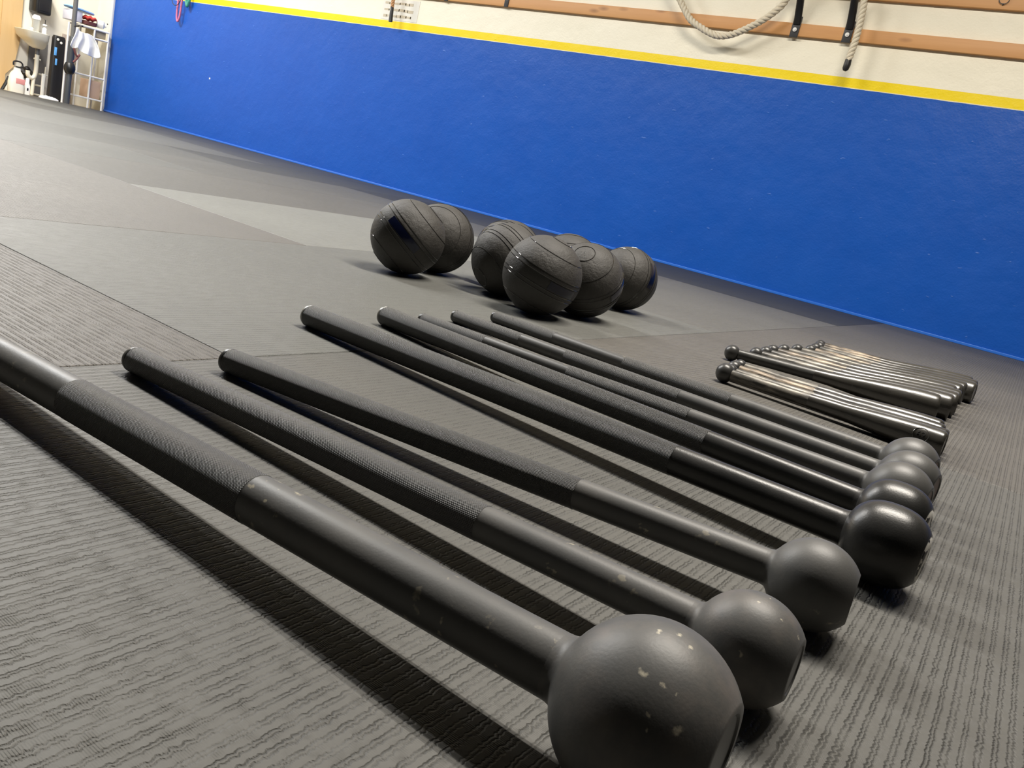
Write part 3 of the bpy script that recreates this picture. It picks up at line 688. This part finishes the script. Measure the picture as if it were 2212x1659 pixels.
bm = bmesh.new(); lo(bm, [(-.035, .035, -.025, .025, 0), (-.038, .038, -.027, .027, .01), (-.036, .036, -.025, .025, .13), (-.022, .022, -.018, .018, .17), (-.02, .02, -.018, .018, .22), (-.014, .014, -.012, .012, .235)]); link('bottle', bm, M['white'], b_)
bm = bmesh.new(); box(bm, .024, .028, -.012, .010, .065, .10, .002); link('mark', bm, M['black'], b_)
bm = bmesh.new(); bmesh.ops.create_icosphere(bm, subdivisions=3, radius=.075)
for v in bm.verts: v.co += v.co * .25 * math.sin(v.co.x * 60 + v.co.z * 80) 
o = tag(link('crumpled_bag', bm, M['bag']), 'crumpled black bag lying under the sink', 'bag'); o.location = (-12.82, 5.93, .292)
bm = bmesh.new(); box(bm, -12.90, -12.78, 5.88, 5.98, -.015, .20, .006); tag(link('cardboard_box', bm, M['box_shade_grey']), 'dark low box under the crumpled black bag', 'box')
# things on the sink
d_ = thing('pump_bottle', 'white pump bottle on the right side of the sink', 'bottle', (-12.58, 6.02, .852))
bm = bmesh.new(); lathe(bm, [(0, .0), (0, .030), (.004, .033), (.075, .030), (.095, .012), (.11, .012), (.112, .03), (.125, .032), (.135, .02), (.135, 0)], (0, 0, 0), (0, 0, 1), 20); link('bottle', bm, M['white'], d_)
bm = bmesh.new(); tube(bm, [(0, 0, .13), (0, 0, .19), (0, -.012, .195)], .005, 8); link('pump', bm, M['black'], d_)
d_ = thing('clear_canister', 'clear canister with white lid on the sink below the black dispenser', 'canister', (-12.66, 5.94, .852))
bm = bmesh.new(); lathe(bm, [(0, 0), (0, .050), (.005, .052), (.17, .052), (.17, 0)], (0, 0, 0), (0, 0, 1), 24); link('jar', bm, M['glass'], d_)
bm = bmesh.new(); lathe(bm, [(.17, 0), (.17, .056), (.20, .056), (.23, .035), (.23, 0)], (0, 0, 0), (0, 0, 1), 24); link('lid', bm, M['white'], d_)
bm = bmesh.new(); lathe(bm, [(0, 0), (0, .022), (.03, .026), (.05, .01), (.05, 0)], (0, 0, 0), (0, 0, 1), 16); o = tag(link('soap_cup', bm, M['white']), 'small white cup at the left of the clear canister', 'cup'); o.location = (-12.56, 5.84, .852)
# dispenser
d_ = thing('towel_dispenser', 'black towel dispenser on the wall above the sink', 'dispenser', (-12.95, 6.06, 1.12))
bm = bmesh.new(); box(bm, 0, .22, -.11, .11, 0, .40, .03); link('case', bm, M['black'], d_)
bm = bmesh.new(); box(bm, .21, .224, -.07, .07, .04, .34, .006); link('front_window', bm, M['bag'], d_)
# heavy bag
hb = T('standing_bag', 'tall narrow black bag standing between sink and grey pole', 'bag', 6.157, x=-12.45)
bm = bmesh.new(); lo(bm, [(-.085, .085, -.05, .05, 0), (-.09, .09, -.055, .055, .03), (-.085, .085, -.05, .05, .45), (-.082, .082, -.05, .05, .86), (-.07, .07, -.04, .04, .895)]); link('body', bm, M['bag'], hb)
for (yy, zz) in ((-.035, .845), (.012, .81)):
    bm = bmesh.new(); lathe(bm, [(0, .018), (.003, .016), (.004, 0)], (.053, yy, zz), (1, 0, 0), 14); o = link('rivet', bm, M['white'], hb); o['label'] = 'white round eyelet'
for (yy, zz, h_, w_) in ((-.055, .68, .055, .017), (-.035, .54, .045, .013)):
    bm = bmesh.new(); box(bm, .050, .058, yy - w_, yy + w_, zz - h_, zz + h_, .003); o = link('tag_strip', bm, M['blue_tag'], hb); o['label'] = 'light blue tag'
bm = bmesh.new(); bmesh.ops.create_icosphere(bm, subdivisions=4, radius=1)
for v in bm.verts: v.co = Vector((v.co.x * .09, v.co.y * .13, max(v.co.z, -.3) * (.030 + .010 * math.sin(v.co.y * 22) + .006 * math.sin(v.co.y * 47))))
o = tag(link('floor_cloth', bm, M['cloth']), 'crumpled white cloth on the floor at the foot of the black bag', 'cloth'); o.location = (-12.24, 5.99, .005)
# pole
p_ = T('steel_pole', 'dark grey steel pole with a round collar, floor to ceiling', 'pole', 6.24, -.015, -12.25)
bm = bmesh.new(); lathe(bm, [(0, 0), (0, .040), (.92, .040), (.93, .036), (.93, 0)], (0, 0, 0), (0, 0, 1), 28); link('lower_tube', bm, M['pole'], p_)
bm = bmesh.new(); lathe(bm, [(.90, .030), (2.6, .030)], (0, 0, 0), (0, 0, 1), 28); link('upper_tube', bm, M['pole_top'], p_)
bm = bmesh.new(); lathe(bm, [(-.085, .03), (-.07, .055), (-.035, .070), (0, .076), (.035, .070), (.07, .055), (.085, .03)], (0, 0, .50), (0, 0, 1), 28)
link('collar', bm, M['black'], p_)
bm = bmesh.new(); lathe(bm, [(0, .046), (.30, .046)], (0, 0, .56), (0, 0, 1), 28); link('sleeve', bm, M['pole'], p_)
bm = bmesh.new(); tube(bm, [(.030, .005, 1.075), (.13, .005, 1.085), (.14, .005, 1.10)], .008, 10); link('peg', bm, M['black'], p_)
# white rack
rk = T('pipe_rack', 'white pipe shelf rack in the far corner, holding towels and bins', 'rack', 6.58, x=-12.5)
posts = ((.12, -.34, 1.12), (-.18, -.02, 1.12), (.12, .03, 1.12), (.12, .24, 1.12), (-.18, .24, 1.12))
for (xx, yy, hh) in posts:
    bm = bmesh.new(); tube(bm, [(xx, yy, 0), (xx, yy, hh)], .014, 12); link('post', bm, M['white'], rk)
for (yy0, yy1, zz) in ((-.19, .25, 1.125), (.03, .25, 1.0), (-.20, .25, .46), (-.19, .25, .145)):
    bm = bmesh.new(); tube(bm, [(.12, yy0, zz), (.12, yy1, zz)], .013, 10); tube(bm, [(-.18, yy0, zz), (-.18, yy1, zz)], .010, 10)
    for yy in (yy0 + .01, .03, yy1 - .01): tube(bm, [(.12, yy, zz), (-.18, yy, zz)], .009, 8)
    link('shelf_rail', bm, M['white'], rk)
bm = bmesh.new(); box(bm, -.18, .12, -.18, .24, 1.128, 1.140, .002); link('shelf_board', bm, M['white'], rk)
def bx(name, label, cat, m, x0, x1, y0, y1, z0, z1, bev=.004):
    bm = bmesh.new(); box(bm, x0, x1, y0, y1, z0, z1, bev); return tag(link(name, bm, m), label, cat)
bx('cardboard_box', 'peach cardboard box on the lowest bar of the white rack', 'box', M['peach'], -12.66, -12.42, 6.62, 6.80, .145, .40)
bx('cardboard_box', 'tan cardboard box below the top shelf of the white rack', 'box', M['tan'], -12.66, -12.42, 6.62, 6.80, 1.01, 1.105)
bx('taupe_panel', 'taupe board standing behind the grey pole', 'board', M['pinkgrey'], -12.90, -12.87, 6.42, 6.62, -.015, .95)
bx('storage_bin', 'frosted white bin on top of the rack, partly behind the grey pole', 'bin', M['bin'], -12.66, -12.42, 6.28, 6.44, 1.143, 1.285, .01)
# blue lid slanting
bm = bmesh.new(); lo(bm, [(-.19, .17, -.12, .12, 0), (-.205, .18, -.13, .13, .012), (-.19, .17, -.12, .12, .028)]); o = tag(link('bin_lid', bm, M['blue_lid']), 'light blue lid lying tilted across the frosted bin', 'lid'); o.location = (-12.53, 6.45, 1.30); o.rotation_euler = (math.radians(-3), 0, 0)
bm = bmesh.new(); lo(bm, [(-.09, .09, -.10, .10, 0), (-.095, .095, -.11, .11, .05)]); o = tag(link('basket', bm, M['darkred']), 'dark red basket on the top shelf of the white rack', 'basket'); o.location = (-12.47, 6.555, 1.143)
bm = bmesh.new(); bmesh.ops.create_icosphere(bm, subdivisions=4, radius=1)
for v in bm.verts: v.co = Vector((v.co.x * .10, v.co.y * .105, v.co.z * .035 + .008 * math.sin(v.co.y * 9 + v.co.x * 5)))
o = tag(link('red_cloth', bm, M['red']), 'folded red cloth heaped in the dark red basket', 'cloth'); o.location = (-12.47, 6.56, 1.237)
bt = thing('white_jar', 'round white jar lying on the right of the top shelf', 'jar', (-12.45, 6.725, 1.143))
bm = bmesh.new(); lathe(bm, [(-.055, 0), (-.055, .04), (-.045, .056), (.035, .056), (.05, .04), (.05, .03), (.075, .03), (.075, 0)], (0, 0, .057), (.5, .86, .0), 24); link('jar', bm, M['white'], bt)
bm = bmesh.new(); lathe(bm, [(0, .01), (.006, .008), (.006, 0)], (.02, .085, .09), (1, .2, .2), 10); link('nozzle', bm, M['black'], bt)
# hanging white shirt
def cloth(name, label, pts_top, cols, X):
    """grid of points in the plane x = X with folds"""
    base = left_pt(*pts_top, X); root = thing(name, label, 'cloth', tuple(base))
    bm = bmesh.new(); g = []
    for ci, col in enumerate(cols):
        row = []
        for ri in range(13):
            t = ri / 12; k = t * (len(col) - 1); i0 = min(int(k), len(col) - 2); f_ = k - i0
            a, b = Vector((*col[i0], 0)), Vector((*col[i0 + 1], 0)); p = a.lerp(b, f_)
            q = left_pt(p.x, p.y, X + .05 * math.sin(ci * 2.1 + t * 2.2) * (.3 + t)) - base; row.append(bm.verts.new(q))
        g.append(row)
    for i in range(len(g) - 1):
        for k in range(12): bm.faces.new((g[i][k], g[i][k + 1], g[i + 1][k + 1], g[i + 1][k]))
    o = link('fabric', bm, M['cloth'], root, angle=80)
    md = o.modifiers.new('s', 'SUBSURF'); md.levels = 1; md.render_levels = 2
    so = o.modifiers.new('t', 'SOLIDIFY'); so.thickness = .006
    return root, base
cloth_root, cb = cloth('hanging_cloth', 'bright white cloth hanging off the rack beside the grey pole', (167, 60),
      [[(166, 59), (161, 76), (154, 90), (151, 99)], [(168, 60), (164, 78), (158, 94), (156, 104)], [(170, 64), (169, 80), (164, 92), (161, 107)], [(174, 68), (174, 82), (170, 94), (168, 100)],
       [(178, 70), (179, 84), (176, 94), (170, 109)], [(181, 71), (184, 86), (184, 98), (179, 114)], [(184, 72), (189, 88), (192, 102), (190, 119)], [(188, 72), (195, 88), (202, 104), (200, 124)],
       [(193, 74), (203, 90), (209, 104), (208, 127)], [(200, 77), (209, 92), (215, 108), (218, 125)]], -12.135)
bm = bmesh.new(); tube(bm, smooth_path([left_pt(a_, b_, -12.10) - cb for a_, b_ in ((160, 104), (163, 116), (168, 122), (172, 118), (165, 128), (158, 134))], 6), .014, 8)
o = link('strap', bm, M['darkred'], cloth_root); o['label'] = 'dark red strap'
bm = bmesh.new(); lathe(bm, [(-.012, .0), (-.01, .010), (.01, .010), (.012, 0)], (.135, -.16, 1.112), (1, 0, 0), 12); o = link('hook', bm, M['black'], rk); o['label'] = 'small black hook'
